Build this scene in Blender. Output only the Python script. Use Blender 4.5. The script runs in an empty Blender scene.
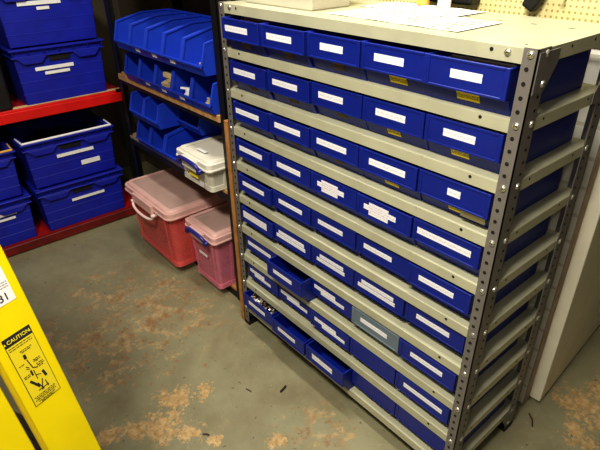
import bpy, bmesh, math, random
from mathutils import Vector, Matrix
random.seed(7)
S = bpy.context.scene
COL = S.collection
SL = 1.145                       # height of the rack's reference level above the floor

# ------------------------------------------------------------------ materials
def new_mat(name):
    m = bpy.data.materials.new(name); m.use_nodes = True
    nt = m.node_tree; b = nt.nodes['Principled BSDF']
    return m, nt, b

def mat(name, col, rough=.5, metal=0., var=.08, scale=14., bump=0., bscale=60., spec=.5, alpha=1., trans=0., dirt=None, dscale=6.):
    m, nt, b = new_mat(name)
    N = nt.nodes; L = nt.links
    tc = N.new('ShaderNodeTexCoord')
    n = N.new('ShaderNodeTexNoise'); n.inputs['Scale'].default_value = scale; n.inputs['Detail'].default_value = 4
    L.new(tc.outputs['Object'], n.inputs['Vector'])
    r = N.new('ShaderNodeValToRGB')
    c0 = [max(0, c * (1 - var)) for c in col]; c1 = [min(1, c * (1 + var)) for c in col]
    r.color_ramp.elements[0].color = (*c0, 1); r.color_ramp.elements[1].color = (*c1, 1)
    r.color_ramp.elements[0].position = .35; r.color_ramp.elements[1].position = .65
    L.new(n.outputs['Fac'], r.inputs['Fac'])
    out = r.outputs['Color']
    if dirt:
        n2 = N.new('ShaderNodeTexNoise'); n2.inputs['Scale'].default_value = dscale; n2.inputs['Detail'].default_value = 6
        L.new(tc.outputs['Object'], n2.inputs['Vector'])
        r2 = N.new('ShaderNodeValToRGB'); r2.color_ramp.elements[0].position = .55; r2.color_ramp.elements[1].position = .75
        L.new(n2.outputs['Fac'], r2.inputs['Fac'])
        mx = N.new('ShaderNodeMixRGB'); L.new(r2.outputs['Color'], mx.inputs['Fac']); L.new(out, mx.inputs['Color1'])
        mx.inputs['Color2'].default_value = (*dirt, 1); out = mx.outputs['Color']
    L.new(out, b.inputs['Base Color'])
    b.inputs['Roughness'].default_value = rough; b.inputs['Metallic'].default_value = metal
    b.inputs['Specular IOR Level'].default_value = spec
    b.inputs['Alpha'].default_value = alpha
    b.inputs['Transmission Weight'].default_value = trans
    if bump:
        nb = N.new('ShaderNodeTexNoise'); nb.inputs['Scale'].default_value = bscale
        L.new(tc.outputs['Object'], nb.inputs['Vector'])
        bp = N.new('ShaderNodeBump'); bp.inputs['Strength'].default_value = bump; bp.inputs['Distance'].default_value = .002
        L.new(nb.outputs['Fac'], bp.inputs['Height']); L.new(bp.outputs['Normal'], b.inputs['Normal'])
    return m

M = {}
M['blue'] = mat('blue_plastic', (.005, .018, .24), .38, var=.1, bump=.15)
M['blue_dull'] = mat('blue_plastic_dull', (.008, .016, .36), .5, var=.12, bump=.15)
M['blue_open'] = mat('blue_plastic_bright', (.014, .05, .50), .4, var=.08, bump=.1)
M['blue_rim'] = mat('blue_plastic_rim', (.02, .04, .34), .4)
M['clearbin'] = mat('grey_translucent_plastic', (.20, .26, .33), .25, alpha=.75)
M['shelf'] = mat('grey_beige_enamel', (.46, .45, .33), .42, var=.05, bump=.1, dirt=(.40, .38, .27), dscale=9)
M['post'] = mat('grey_enamel_steel', (.19, .175, .17), .40, metal=.15, var=.06, bump=.1)
M['galv'] = mat('zinc_steel', (.62, .61, .56), .28, metal=.85, var=.1)
M['hole'] = mat('hole_shadow', (.008, .007, .006), .9)
M['paper'] = mat('white_paper', (.85, .84, .86), .8, var=.02)
M['wood'] = mat('raw_board_edge', (.50, .29, .12), .65, var=.2, scale=40)
M['woodd'] = mat('orange_brown_board', (.42, .20, .065), .6, var=.2, scale=30)
M['black'] = mat('black_steel', (.006, .006, .006), .5, var=.2)
M['blackp'] = mat('black_plastic', (.008, .008, .009), .5, var=.2)
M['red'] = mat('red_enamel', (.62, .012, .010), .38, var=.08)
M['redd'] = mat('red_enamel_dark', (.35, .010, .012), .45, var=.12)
M['redlow'] = mat('red_enamel_shaded', (.16, .008, .008), .5, var=.3)  # darker copy of the red: shade on the low beam put into colour
M['yellow'] = mat('yellow_enamel', (.86, .68, .0), .38, var=.03)
M['cream'] = mat('cream_paint', (.82, .78, .64), .5, var=.04, dirt=(.72, .67, .53), dscale=4)
M['pink'] = mat('pink_clear_plastic', (.90, .16, .16), .25, var=.06, alpha=.42)
M['pinklid'] = mat('pink_clear_lid', (.86, .55, .52), .32, var=.05, alpha=.75)
M['pink2'] = mat('violet_pink_clear_plastic', (.85, .28, .40), .25, var=.06, alpha=.42)
M['clear'] = mat('clear_plastic', (.90, .88, .78), .28, var=.04, alpha=.6)
M['clearlid'] = mat('clear_plastic_lid', (.88, .85, .76), .35, var=.04, alpha=.85)
M['lidpanel'] = mat('dull_pink_panel', (.62, .44, .40), .4, var=.08, alpha=.62)
M['handleblue'] = mat('navy_plastic', (.02, .02, .22), .35)
M['handlewhite'] = mat('pale_plastic', (.75, .60, .58), .4)
M['orange'] = mat('orange_cloth', (.65, .16, .03), .8, var=.2)
M['maroon'] = mat('dark_red_card', (.30, .05, .05), .8, var=.2)
M['tan'] = mat('tan_card', (.55, .42, .24), .8, var=.15)
M['purple'] = mat('purple_grey_card', (.28, .17, .24), .8, var=.2)
M['greycard'] = mat('brown_grey_card', (.33, .27, .26), .8, var=.1)
M['metalbits'] = mat('mixed_metal_bits', (.45, .42, .38), .35, metal=.7, var=.4, scale=200)
M['orangebar'] = mat('yellow_orange_plastic', (.75, .42, .06), .4)
M['ink'] = mat('black_ink', (.015, .014, .012), .7)
M['dirtmetal'] = mat('dark_rusty_steel', (.05, .03, .02), .6)
M['white_plastic'] = mat('cream_plastic', (.55, .52, .42), .45, var=.03)
M['brownpaint'] = mat('brown_wood', (.30, .22, .15), .6, var=.2)

def label_mat(name, base, ink, rows, sx, thr, half_h):
    """sticker with rows of illegible small print"""
    m, nt, b = new_mat(name); N = nt.nodes; L = nt.links
    tc = N.new('ShaderNodeTexCoord'); sp = N.new('ShaderNodeSeparateXYZ'); L.new(tc.outputs['Object'], sp.inputs[0])
    mp = N.new('ShaderNodeMapping'); mp.inputs['Scale'].default_value = (sx, 1, sx * .6)
    L.new(tc.outputs['Object'], mp.inputs[0])
    n = N.new('ShaderNodeTexNoise'); n.inputs['Scale'].default_value = 1; n.inputs['Detail'].default_value = 1; L.new(mp.outputs[0], n.inputs['Vector'])
    g = N.new('ShaderNodeMath'); g.operation = 'GREATER_THAN'; g.inputs[1].default_value = thr; L.new(n.outputs['Fac'], g.inputs[0])
    prev = None
    for z in rows:
        a = N.new('ShaderNodeMath'); a.operation = 'SUBTRACT'; L.new(sp.outputs['Z'], a.inputs[0]); a.inputs[1].default_value = z
        c = N.new('ShaderNodeMath'); c.operation = 'ABSOLUTE'; L.new(a.outputs[0], c.inputs[0])
        d = N.new('ShaderNodeMath'); d.operation = 'LESS_THAN'; L.new(c.outputs[0], d.inputs[0]); d.inputs[1].default_value = half_h
        if prev is None: prev = d
        else:
            e = N.new('ShaderNodeMath'); e.operation = 'MAXIMUM'; L.new(prev.outputs[0], e.inputs[0]); L.new(d.outputs[0], e.inputs[1]); prev = e
    f = N.new('ShaderNodeMath'); f.operation = 'MULTIPLY'; L.new(prev.outputs[0], f.inputs[0]); L.new(g.outputs[0], f.inputs[1])
    mx = N.new('ShaderNodeMixRGB'); L.new(f.outputs[0], mx.inputs['Fac']); mx.inputs['Color1'].default_value = (*base, 1); mx.inputs['Color2'].default_value = (*ink, 1)
    L.new(mx.outputs[0], b.inputs['Base Color']); b.inputs['Roughness'].default_value = .6
    return m
M['label'] = label_mat('white_label_print', (.86, .85, .92), (.62, .62, .72), [0], 420, .52, .0022)
M['label2'] = label_mat('white_label_rows', (.86, .82, .88), (.60, .55, .66), [-.009, -.003, .003, .009], 420, .5, .0014)
M['barcode'] = label_mat('yellow_barcode_label', (1.0, .80, .03), (.12, .08, .01), [.0], 900, .48, .0045)
M['barcode_brown'] = label_mat('brown_barcode_label', (.13, .08, .03), (.04, .025, .01), [.0], 900, .48, .0045)  # brown variant of the sticker for the three left columns

def floor_mat():
    m, nt, b = new_mat('worn_painted_concrete'); N = nt.nodes; L = nt.links
    geo = N.new('ShaderNodeNewGeometry')
    def noise(sc, det=6, rough=.6):
        n = N.new('ShaderNodeTexNoise'); n.inputs['Scale'].default_value = sc; n.inputs['Detail'].default_value = det
        n.inputs['Roughness'].default_value = rough; L.new(geo.outputs['Position'], n.inputs['Vector']); return n.outputs['Fac']
    def mth(op, a, c=None):
        n = N.new('ShaderNodeMath'); n.operation = op
        for i, v in enumerate((a, c)):
            if v is None: continue
            if isinstance(v, (int, float)): n.inputs[i].default_value = v
            else: L.new(v, n.inputs[i])
        return n.outputs[0]
    def ramp(src, p0, p1, c0=(0, 0, 0, 1), c1=(1, 1, 1, 1)):
        r = N.new('ShaderNodeValToRGB'); r.color_ramp.elements[0].position = p0; r.color_ramp.elements[1].position = p1
        r.color_ramp.elements[0].color = c0; r.color_ramp.elements[1].color = c1; L.new(src, r.inputs['Fac']); return r.outputs['Color']
    def mix(f, a, c, mode='MIX'):
        n = N.new('ShaderNodeMixRGB'); n.blend_type = mode
        for i, v in zip(('Fac', 'Color1', 'Color2'), (f, a, c)):
            if isinstance(v, tuple): n.inputs[i].default_value = (*v, 1)
            elif isinstance(v, (int, float)): n.inputs[i].default_value = v
            else: L.new(v, n.inputs[i])
        return n.outputs[0]
    base = ramp(noise(2.3), .35, .7, (.215, .205, .130, 1), (.30, .285, .185, 1))
    grime = ramp(noise(7, 8, .7), .40, .75)
    base = mix(mth('MULTIPLY', grime, .55), base, (.19, .15, .085))
    base = mix(mth('MULTIPLY', ramp(noise(22, 8, .75), .5, .66), .35), base, (.33, .30, .20))
    # warmer, browner dirt further from the walkway
    sp = N.new('ShaderNodeSeparateXYZ'); L.new(geo.outputs['Position'], sp.inputs[0])
    BL = [(.155, -.600, .035, 1), (.185, -.545, .05, 1), (.222, -.46, .07, 1), (.15, -.415, .05, 1), (.155, -.368, .04, 1), (.19, -.296, .04, 1),
          (.30, -.415, .045, 1), (.037, -.452, .04, .8), (-.256, -.526, .09, .8), (-.311, -.469, .09, .8), (-.292, -.567, .07, .8), (-.221, -.448, .08, .8),
          (-.1, -.52, .05, .7), (-.30, -.30, .30, .8), (-.22, -.40, .22, .8), (-.15, -.15, .14, .8), (.60, -.14, .12, .6), (-.55, -.35, .16, .6), (-.226, -.288, .10, .7), (-.244, -.126, .10, .72), (-.176, -.097, .07, .72), (-.33, -.2, .12, .65), (-.423, -.28, .08, .65), (-.628, -.411, .07, .6),
          (1.02, .57, .075, 1), (1.06, .66, .07, 1), (.965, .541, .03, .9), (1.10, .549, .07, 1), (1.07, .451, .05, 1), (1.15, .62, .12, 1),
          (.496, -.244, .03, 1), (.374, -.373, .02, 1), (.62, -.10, .05, .8), (.70, -.12, .05, .9), (.50, -.08, .05, .7)]
    tot = tot2 = None
    for x, y, r, w in BL:
        v = N.new('ShaderNodeVectorMath'); v.operation = 'DISTANCE'; L.new(geo.outputs['Position'], v.inputs[0]); v.inputs[1].default_value = (x, y, 0)
        k = mth('SUBTRACT', 1.0, mth('DIVIDE', v.outputs['Value'], r * 1.5)); k = mth('MULTIPLY', mth('MAXIMUM', k, 0.), w)
        if w > .85: tot = k if tot is None else mth('MAXIMUM', tot, k)
        else: tot2 = k if tot2 is None else mth('MAXIMUM', tot2, k)
    n1 = mth('ADD', mth('MULTIPLY', noise(17, 10, .72), .55), mth('MULTIPLY', noise(80, 8, .7), .45))
    val = mth('ADD', mth('MULTIPLY', mth('POWER', tot, .6), .20), n1)
    patch = ramp(val, .622, .636)
    n2 = mth('ADD', mth('MULTIPLY', noise(11, 10, .75), .5), mth('MULTIPLY', noise(58, 10, .78), .5))
    faint = ramp(mth('ADD', mth('MULTIPLY', mth('POWER', tot2, .5), .115), n2), .583, .61)
    base = mix(mth('MULTIPLY', faint, .8), base, ramp(noise(20, 3), .4, .6, (.26, .14, .065, 1), (.46, .33, .17, 1)))
    tan = ramp(noise(60, 4), .35, .65, (.36, .23, .10, 1), (.56, .40, .21, 1))
    tan = mix(mth('MULTIPLY', ramp(noise(85, 4, .6), .56, .66), .6), tan, (.17, .085, .03))
    base = mix(patch, base, tan)
    # small chips and specks
    chips = ramp(noise(62, 5, .62), .675, .70)
    base = mix(mth('MULTIPLY', chips, .7), base, (.55, .45, .26))
    dark = ramp(noise(48, 5, .6), .31, .345, (1, 1, 1, 1), (0, 0, 0, 1))
    base = mix(mth('MULTIPLY', dark, .75), base, (.05, .04, .025))
    smear = ramp(noise(3.7, 3, .5), .5, .72)
    base = mix(mth('MULTIPLY', smear, .22), base, (.16, .10, .05))
    L.new(base, b.inputs['Base Color'])
    L.new(ramp(noise(9), .3, .7, (.32, .32, .32, 1), (.55, .55, .55, 1)), b.inputs['Roughness'])
    bp = N.new('ShaderNodeBump'); bp.inputs['Strength'].default_value = .35; bp.inputs['Distance'].default_value = .003
    L.new(mth('SUBTRACT', noise(30, 6), mth('MULTIPLY', patch, .4)), bp.inputs['Height']); L.new(bp.outputs['Normal'], b.inputs['Normal'])
    return m

def brick_mat():
    m, nt, b = new_mat('white_painted_brick'); N = nt.nodes; L = nt.links
    geo = N.new('ShaderNodeNewGeometry')
    mp = N.new('ShaderNodeMapping'); mp.inputs['Rotation'].default_value = (math.pi / 2, 0, 0)
    L.new(geo.outputs['Position'], mp.inputs[0])
    br = N.new('ShaderNodeTexBrick'); br.inputs['Scale'].default_value = 1; br.inputs['Brick Width'].default_value = .22; br.inputs['Row Height'].default_value = .075
    br.inputs['Mortar Size'].default_value = .005; br.inputs['Color1'].default_value = (.86, .84, .78, 1); br.inputs['Color2'].default_value = (.83, .81, .75, 1)
    br.inputs['Mortar'].default_value = (.66, .62, .54, 1); L.new(mp.outputs[0], br.inputs['Vector'])
    L.new(br.outputs['Color'], b.inputs['Base Color']); b.inputs['Roughness'].default_value = .6
    bp = N.new('ShaderNodeBump'); bp.inputs['Strength'].default_value = .5; bp.inputs['Distance'].default_value = .004; bp.invert = True
    L.new(br.outputs['Fac'], bp.inputs['Height']); L.new(bp.outputs['Normal'], b.inputs['Normal'])
    return m

def peg_mat():
    m, nt, b = new_mat('yellowed_pegboard'); N = nt.nodes; L = nt.links
    geo = N.new('ShaderNodeNewGeometry'); sp = N.new('ShaderNodeSeparateXYZ'); L.new(geo.outputs['Position'], sp.inputs[0])
    def cell(o):
        a = N.new('ShaderNodeMath'); a.operation = 'DIVIDE'; L.new(o, a.inputs[0]); a.inputs[1].default_value = .0127
        f = N.new('ShaderNodeMath'); f.operation = 'FRACT'; L.new(a.outputs[0], f.inputs[0])
        s = N.new('ShaderNodeMath'); s.operation = 'SUBTRACT'; L.new(f.outputs[0], s.inputs[0]); s.inputs[1].default_value = .5
        p = N.new('ShaderNodeMath'); p.operation = 'POWER'; L.new(s.outputs[0], p.inputs[0]); p.inputs[1].default_value = 2
        return p.outputs[0]
    ad = N.new('ShaderNodeMath'); L.new(cell(sp.outputs['X']), ad.inputs[0]); L.new(cell(sp.outputs['Z']), ad.inputs[1])
    lt = N.new('ShaderNodeMath'); lt.operation = 'LESS_THAN'; L.new(ad.outputs[0], lt.inputs[0]); lt.inputs[1].default_value = .045
    mx = N.new('ShaderNodeMixRGB'); L.new(lt.outputs[0], mx.inputs['Fac']); mx.inputs['Color1'].default_value = (.82, .72, .36, 1); mx.inputs['Color2'].default_value = (.45, .34, .12, 1)
    L.new(mx.outputs[0], b.inputs['Base Color']); b.inputs['Roughness'].default_value = .55
    return m
M['floor'] = floor_mat(); M['brick'] = brick_mat(); M['peg'] = peg_mat()
M['wallgrey'] = mat('shade_toned_wall', (.11, .085, .055), .8, var=.1, scale=3)  # dark tone carries the shade behind the black unit and limits bounce
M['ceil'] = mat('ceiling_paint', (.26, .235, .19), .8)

# ------------------------------------------------------------------ mesh builder
class MB:
    def __init__(s): s.v = []; s.f = []; s.mi = []; s.M = Matrix.Identity(4)
    def add(s, vs, fs, mi=0):
        o = len(s.v); s.v += [tuple(s.M @ Vector(v)) for v in vs]
        s.f += [tuple(i + o for i in f) for f in fs]; s.mi += [mi] * len(fs)
    def box(s, x0, x1, y0, y1, z0, z1, mi=0):
        s.add([(x0, y0, z0), (x1, y0, z0), (x1, y1, z0), (x0, y1, z0), (x0, y0, z1), (x1, y0, z1), (x1, y1, z1), (x0, y1, z1)],
              [(0, 3, 2, 1), (4, 5, 6, 7), (0, 1, 5, 4), (1, 2, 6, 5), (2, 3, 7, 6), (3, 0, 4, 7)], mi)
    def hexa(s, p, mi=0):        # 8 points: bottom 4, top 4 (ccw)
        s.add(p, [(0, 3, 2, 1), (4, 5, 6, 7), (0, 1, 5, 4), (1, 2, 6, 5), (2, 3, 7, 6), (3, 0, 4, 7)], mi)
    def prism(s, poly, axis, a, c, mi=0):
        """extrude a 2D polygon along axis from a to c"""
        n = len(poly)
        def P(u, v, w):
            return {'x': (w, u, v), 'y': (u, w, v), 'z': (u, v, w)}[axis]
        vs = [P(u, v, a) for u, v in poly] + [P(u, v, c) for u, v in poly]
        fs = [tuple(range(n))[::-1], tuple(range(n, 2 * n))] + [(i, (i + 1) % n, (i + 1) % n + n, i + n) for i in range(n)]
        s.add(vs, fs, mi)
    def cyl(s, p0, p1, r, n=12, mi=0, r1=None):
        p0, p1 = Vector(p0), Vector(p1); d = (p1 - p0).normalized()
        a = d.orthogonal().normalized(); c = d.cross(a); r1 = r if r1 is None else r1
        vs = [tuple(p0 + (a * math.cos(t) + c * math.sin(t)) * r) for t in [2 * math.pi * i / n for i in range(n)]]
        vs += [tuple(p1 + (a * math.cos(t) + c * math.sin(t)) * r1) for t in [2 * math.pi * i / n for i in range(n)]]
        s.add(vs, [tuple(range(n))[::-1], tuple(range(n, 2 * n))] + [(i, (i + 1) % n, (i + 1) % n + n, i + n) for i in range(n)], mi)
    def tube(s, pts, r, n=8, mi=0):
        for i in range(len(pts) - 1): s.cyl(pts[i], pts[i + 1], r, n, mi)
    def rring(s, w0, d0, r0, w1, d1, r1, t, z0, z1, mi=0, k=5):
        def rr_(w, d, r, z):
            o = []
            for cx, cy, a0 in ((w - r, d - r, 0), (-w + r, d - r, 90), (-w + r, -d + r, 180), (w - r, -d + r, 270)):
                for i in range(k + 1):
                    a = math.radians(a0 + 90 * i / k); o.append((cx + r * math.cos(a), cy + r * math.sin(a), z))
            return o
        L = [rr_(w0, d0, r0, z0), rr_(w1, d1, r1, z1), rr_(w1 - t, d1 - t, max(r1 - t, .002), z1), rr_(w0 - t, d0 - t, max(r0 - t, .002), z0)]
        n = len(L[0]); vs = [v for q in L for v in q]; fs = []
        for q in range(4):
            p = (q + 1) % 4; fs += [(q * n + i, q * n + (i + 1) % n, p * n + (i + 1) % n, p * n + i) for i in range(n)]
        s.add(vs, fs, mi)
    def sweep(s, pts, r, n=10, mi=0):
        P = [Vector(p) for p in pts]; rings = []; up = None
        for i, p in enumerate(P):
            d = (P[min(i + 1, len(P) - 1)] - P[max(i - 1, 0)]).normalized()
            a = (d.orthogonal() if up is None else (up - d * up.dot(d))).normalized(); up = a; c = d.cross(a)
            rings.append([tuple(p + (a * math.cos(2 * math.pi * k / n) + c * math.sin(2 * math.pi * k / n)) * r) for k in range(n)])
        vs = [v for q in rings for v in q]; fs = [tuple(range(n))[::-1], tuple(range(len(vs) - n, len(vs)))]
        for i in range(len(P) - 1):
            fs += [(i * n + k, i * n + (k + 1) % n, (i + 1) * n + (k + 1) % n, (i + 1) * n + k) for k in range(n)]
        s.add(vs, fs, mi)
    def build(s, name, mats, parent=None, loc=(0, 0, 0), bevel=0, seg=1, smooth=False, kind=None):
        me = bpy.data.meshes.new(name); me.from_pydata(s.v, [], s.f)
        if not isinstance(mats, (list, tuple)): mats = [mats]
        for m in mats: me.materials.append(m)
        for p, i in zip(me.polygons, s.mi): p.material_index = i; p.use_smooth = smooth
        bm = bmesh.new(); bm.from_mesh(me); bmesh.ops.recalc_face_normals(bm, faces=bm.faces); bm.to_mesh(me); bm.free()
        o = bpy.data.objects.new(name, me); COL.objects.link(o); o.location = loc
        if parent: o.parent = parent
        if bevel:
            b = o.modifiers.new('bevel', 'BEVEL'); b.width = bevel; b.segments = seg; b.limit_method = 'ANGLE'
        if kind: o['kind'] = kind
        return o

def thing(name, label, cat, loc=(0, 0, 0), group=None, rot=(0, 0, 0)):
    o = bpy.data.objects.new(name, None); COL.objects.link(o); o.location = loc; o.rotation_euler = rot
    o.empty_display_size = .05
    o['label'] = label; o['category'] = cat
    if group: o['group'] = group
    return o
def tag(o, label, cat, group=None, kind=None):
    o['label'] = label; o['category'] = cat
    if group: o['group'] = group
    if kind: o['kind'] = kind
    return o
def copy_tree(o, parent=None):
    kids = list(o.children); c = o.copy(); COL.objects.link(c)
    if parent: c.parent = parent
    for k in kids: copy_tree(k, c)
    return c

# ------------------------------------------------------------------ room shell
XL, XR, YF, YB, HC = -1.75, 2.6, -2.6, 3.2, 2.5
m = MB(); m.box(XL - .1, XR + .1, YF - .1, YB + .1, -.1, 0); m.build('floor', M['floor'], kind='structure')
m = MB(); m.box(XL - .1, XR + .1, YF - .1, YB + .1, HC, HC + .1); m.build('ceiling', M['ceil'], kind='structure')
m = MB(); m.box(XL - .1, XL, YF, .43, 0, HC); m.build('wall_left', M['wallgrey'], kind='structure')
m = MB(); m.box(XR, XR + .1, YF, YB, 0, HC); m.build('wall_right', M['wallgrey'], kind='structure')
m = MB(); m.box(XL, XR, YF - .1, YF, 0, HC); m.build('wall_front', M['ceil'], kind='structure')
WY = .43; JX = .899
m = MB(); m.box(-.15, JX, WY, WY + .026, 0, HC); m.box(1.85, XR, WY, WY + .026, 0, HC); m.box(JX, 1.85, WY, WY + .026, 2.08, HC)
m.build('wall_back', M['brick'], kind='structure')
m = MB(); m.box(XL - .1, -.15, WY, WY + .026, 0, HC); m.build('wall_back_corner', M['wallgrey'], kind='structure')  # rest of the back wall, its shade painted in as a darker colour
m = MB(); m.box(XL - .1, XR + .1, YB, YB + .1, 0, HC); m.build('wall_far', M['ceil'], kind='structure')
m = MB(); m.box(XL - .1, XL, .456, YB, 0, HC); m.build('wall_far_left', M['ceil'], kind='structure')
m = MB(); m.box(JX, JX + .004, WY - .002, WY + .026, 0, 2.08); m.box(1.838, 1.85, WY - .004, WY + .026, 0, 2.08); m.box(JX, 1.85, WY - .004, WY + .026, 2.068, 2.08)
m.build('trim_1', M['brownpaint'], kind='structure')

# open door leaf, hinged on the jamb, swung away through the opening
door = bpy.data.objects.new('door_1', None); COL.objects.link(door); door['kind'] = 'structure'
door.location = (.900, .463, 0); door.rotation_euler = (0, 0, math.radians(3.5))
m = MB(); m.box(0, .034, 0, .76, .012, 2.04); m.build('door_leaf', M['cream'], door, bevel=.002)
for hz in (.25, .62, 1.75):
    m = MB(); m.box(-.003, 0, -.001, .03, hz, hz + .09); m.cyl((-.006, -.006, hz), (-.006, -.006, hz + .09), .007, 10)
    for k in (.015, .045, .075): m.cyl((-.006, -.006, hz + k - .001), (-.006, -.006, hz + k + .001), .0078, 10)
    m.build('hinge', M['cream'], door)

# pegboard above the rack
peg = thing('pegboard', 'pale yellow perforated pegboard on the wall behind the grey rack', 'pegboard', (0, 0, 0))
m = MB(); m.box(-.1, JX - .004, WY - .018, WY - .002, 1.08, 1.95); m.build('board', M['peg'], peg)
for (hx, hz) in ((.755, 1.166), (.86, 1.135), (.62, 1.30), (.30, 1.36), (.79, 1.42)):
    m = MB(); y = WY - .018
    m.tube([(hx, y, hz), (hx, y - .028, hz), (hx, y - .034, hz + .012)], .0025, 8); m.build('hook', M['black'], peg)

t = thing('hand_tool', 'black handled tool hanging tilted on the pegboard', 'tool', (.682, WY - .034, 1.139), rot=(0, math.radians(28), 0))
m = MB(); m.prism([(-.015, 0), (.015, 0), (.0175, .02), (.014, .07), (.016, .13), (-.016, .13), (-.014, .07), (-.0175, .02)], 'y', -.012, .012)
m.build('handle', M['blackp'], t, bevel=.004, seg=2)
m = MB(); m.prism([(-.010, .13), (.010, .13), (.03, .36), (-.012, .36)], 'y', -.001, .001); m.build('blade', M['galv'], t)
m = MB(); m.box(-.011, .011, -.008, .008, .125, .15); m.build('ferrule', M['galv'], t, bevel=.001)

t = thing('black_case', 'black case on the pegboard above the rear of the rack', 'case', (.395, .366, 1.137))
m = MB(); m.box(0, .155, 0, .045, 0, .20); m.build('case_body', M['blackp'], t, bevel=.005, seg=2)
m = MB(); m.box(-.002, .157, -.003, .0465, .15, .156); m.build('lid_seam', M['black'], t)
m = MB(); m.tube([(.045, .02, .20), (.05, .02, .228), (.105, .02, .228), (.11, .02, .20)], .005); m.build('handle', M['blackp'], t)

# ------------------------------------------------------------------ grey parts rack
W, D, DZ = .915, .3335, .11594
TOP = SL - .0126
ST = [TOP - i * DZ for i in range(10)]
rack = thing('shelving_rack', 'grey steel rack of ten shelves filled with blue parts bins', 'rack', (0, 0, 0))
def L_post(x, y, sx, sy):
    m = MB(); z0, z1 = 0.012, TOP + .002; t = .0022; fw = .025; sw = .040
    xa, xb = sorted((x, x + sx * fw)); ya, yb = sorted((y, y + sy * t)); m.box(xa, xb, ya, yb, z0, z1)
    xa, xb = sorted((x, x + sx * t)); ya, yb = sorted((y, y + sy * sw)); m.box(xa, xb, ya, yb, z0, z1)
    k = 0; z = TOP - .0074
    while z > .03:
        # slots in both flanges: front and side
        o = .0006
        m.cyl((x + sx * .0145, y - sy * o, z), (x + sx * .0145, y + sy * .001, z), .0037, 12, 1)
        m.cyl((x - sx * o, y + sy * .0277, z), (x + sx * .001, y + sy * .0277, z), .0030, 10, 1)
        z -= DZ / 5; k += 1
    return m
posts = []
for (x, y, sx, sy) in ((0, 0, 1, 1), (W, 0, -1, 1), (0, D, 1, -1), (W, D, -1, -1)):
    p = L_post(x, y, sx, sy).build('post', [M['post'], M['hole']], rack, bevel=0)
    f = MB(); xa, xb = sorted((x - sx * .002, x + sx * .028)); ya, yb = sorted((y - sy * .002, y + sy * .042)); f.box(xa, xb, ya, yb, 0, .012)
    f.build('foot', M['blackp'], p); posts.append((p, x, y, sx, sy))
def bolt_mb():
    m = MB(); m.cyl((0, 0, 0), (0, -.0022, 0), .0066, 14, 0, .0058); m.cyl((0, -.0022, 0), (0, -.0036, 0), .0050, 14, 0, .003)
    m.box(-.0035, .0035, -.0040, -.0034, -.0006, .0006, 1); return m
BOLT = bolt_mb().build('bolt', [M['galv'], M['hole']]); bolt_used = False
def bolt(parent, loc, rz):
    global bolt_used
    if not bolt_used: o = BOLT; bolt_used = True
    else: o = BOLT.copy(); COL.objects.link(o)
    o.parent = parent; o.location = loc; o.rotation_euler = (0, random.uniform(-.6, .6), rz); return o
for (p, x, y, sx, sy) in posts:
    for i in range(10):
        z = ST[i] - .0074
        if sy > 0: bolt(p, (x + sx * .0122, y - .0, z), 0)
        if sx < 0: bolt(p, (W, y + sy * .0277, z), math.pi / 2)
# shelves: enamelled trays with turned down lips
for i, z in enumerate(ST):
    m = MB(); t = .0012; a, c = .0024, W - .0024; y0, y1 = .0024, D - .0024; h = .0245
    m.box(a, c, y0, y1, z - t, z)
    m.box(a, c, y0, y0 + t, z - h, z - t); m.box(a, c, y1 - t, y1, z - h, z - t)
    m.box(a, a + t, y0 + t, y1 - t, z - h, z - t); m.box(c - t, c, y0 + t, y1 - t, z - h, z - t)
    m.box(a, c, y0 + t, y0 + .012, z - h, z - h + t); m.box(c - .012, c - t, y0 + t, y1 - t, z - h, z - h + t)
    for hx in (.0818, W - .0818):
        m.cyl((hx, y0 - .0005, z - .0085), (hx, y0 + .0005, z - .0085), .0036, 10, 1)
    if i == 0:
        for hx in (.035, W - .05): pass
        for k in range(7): m.box(.40 + k * .075, .412 + k * .075, .235, .2385, z, z + .0003, 1)
        m.cyl((.875, .035, z), (.875, .035, z + .0003), .0028, 8, 1)
        for hy in (.12, .21): m.cyl((c - .0005, hy, z - .0085), (c + .0005, hy, z - .0085), .0028, 10, 1)
    else:
        for hy in (.075, .25): m.cyl((c - .0005, hy, z - .0085), (c + .0005, hy, z - .0085), .0028, 10, 1)
        for k in range(1, 5):      # small joints where bins butt, folded tabs on the lip
            hx = .037 + k * .1705; m.box(hx - .003, hx + .003, y0 - .0006, y0 + .010, z - .004, z + .0008)
    s = m.build('shelf', [M['shelf'], M['hole']], rack, bevel=.001)
    if i == 0:
        bolt(s, (.052, y0, z - .009), 0); bolt(s, (.863, y0, z - .0095), 0)
        bolt(s, (c, .055, z - .012), math.pi / 2)
# corner gussets
def gusset(side, corner):
    y, z, sy, sz = corner
    y += sy * .003; m = MB(); m.prism([(y, z), (y + sy * .066, z), (y + sy * .066, z + sz * .022), (y + sy * .036, z + sz * .066), (y, z + sz * .066)], 'x', side, side + (.0018 if side > .5 else -.0018))
    o = m.build('gusset', M['post'], rack)
    if side > .5:
        bolt(o, (side + .0018, y + sy * .0277, z + sz * .052), math.pi / 2)
    return o
for side in (W, 0):
    gusset(side, (.001, ST[0] - .004, 1, -1)); gusset(side, (D - .001, ST[1] - .022, -1, 1)); gusset(side, (D - .001, ST[9] - .002, -1, -1)); gusset(side, (.001, ST[9] - .002, 1, -1))

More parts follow.
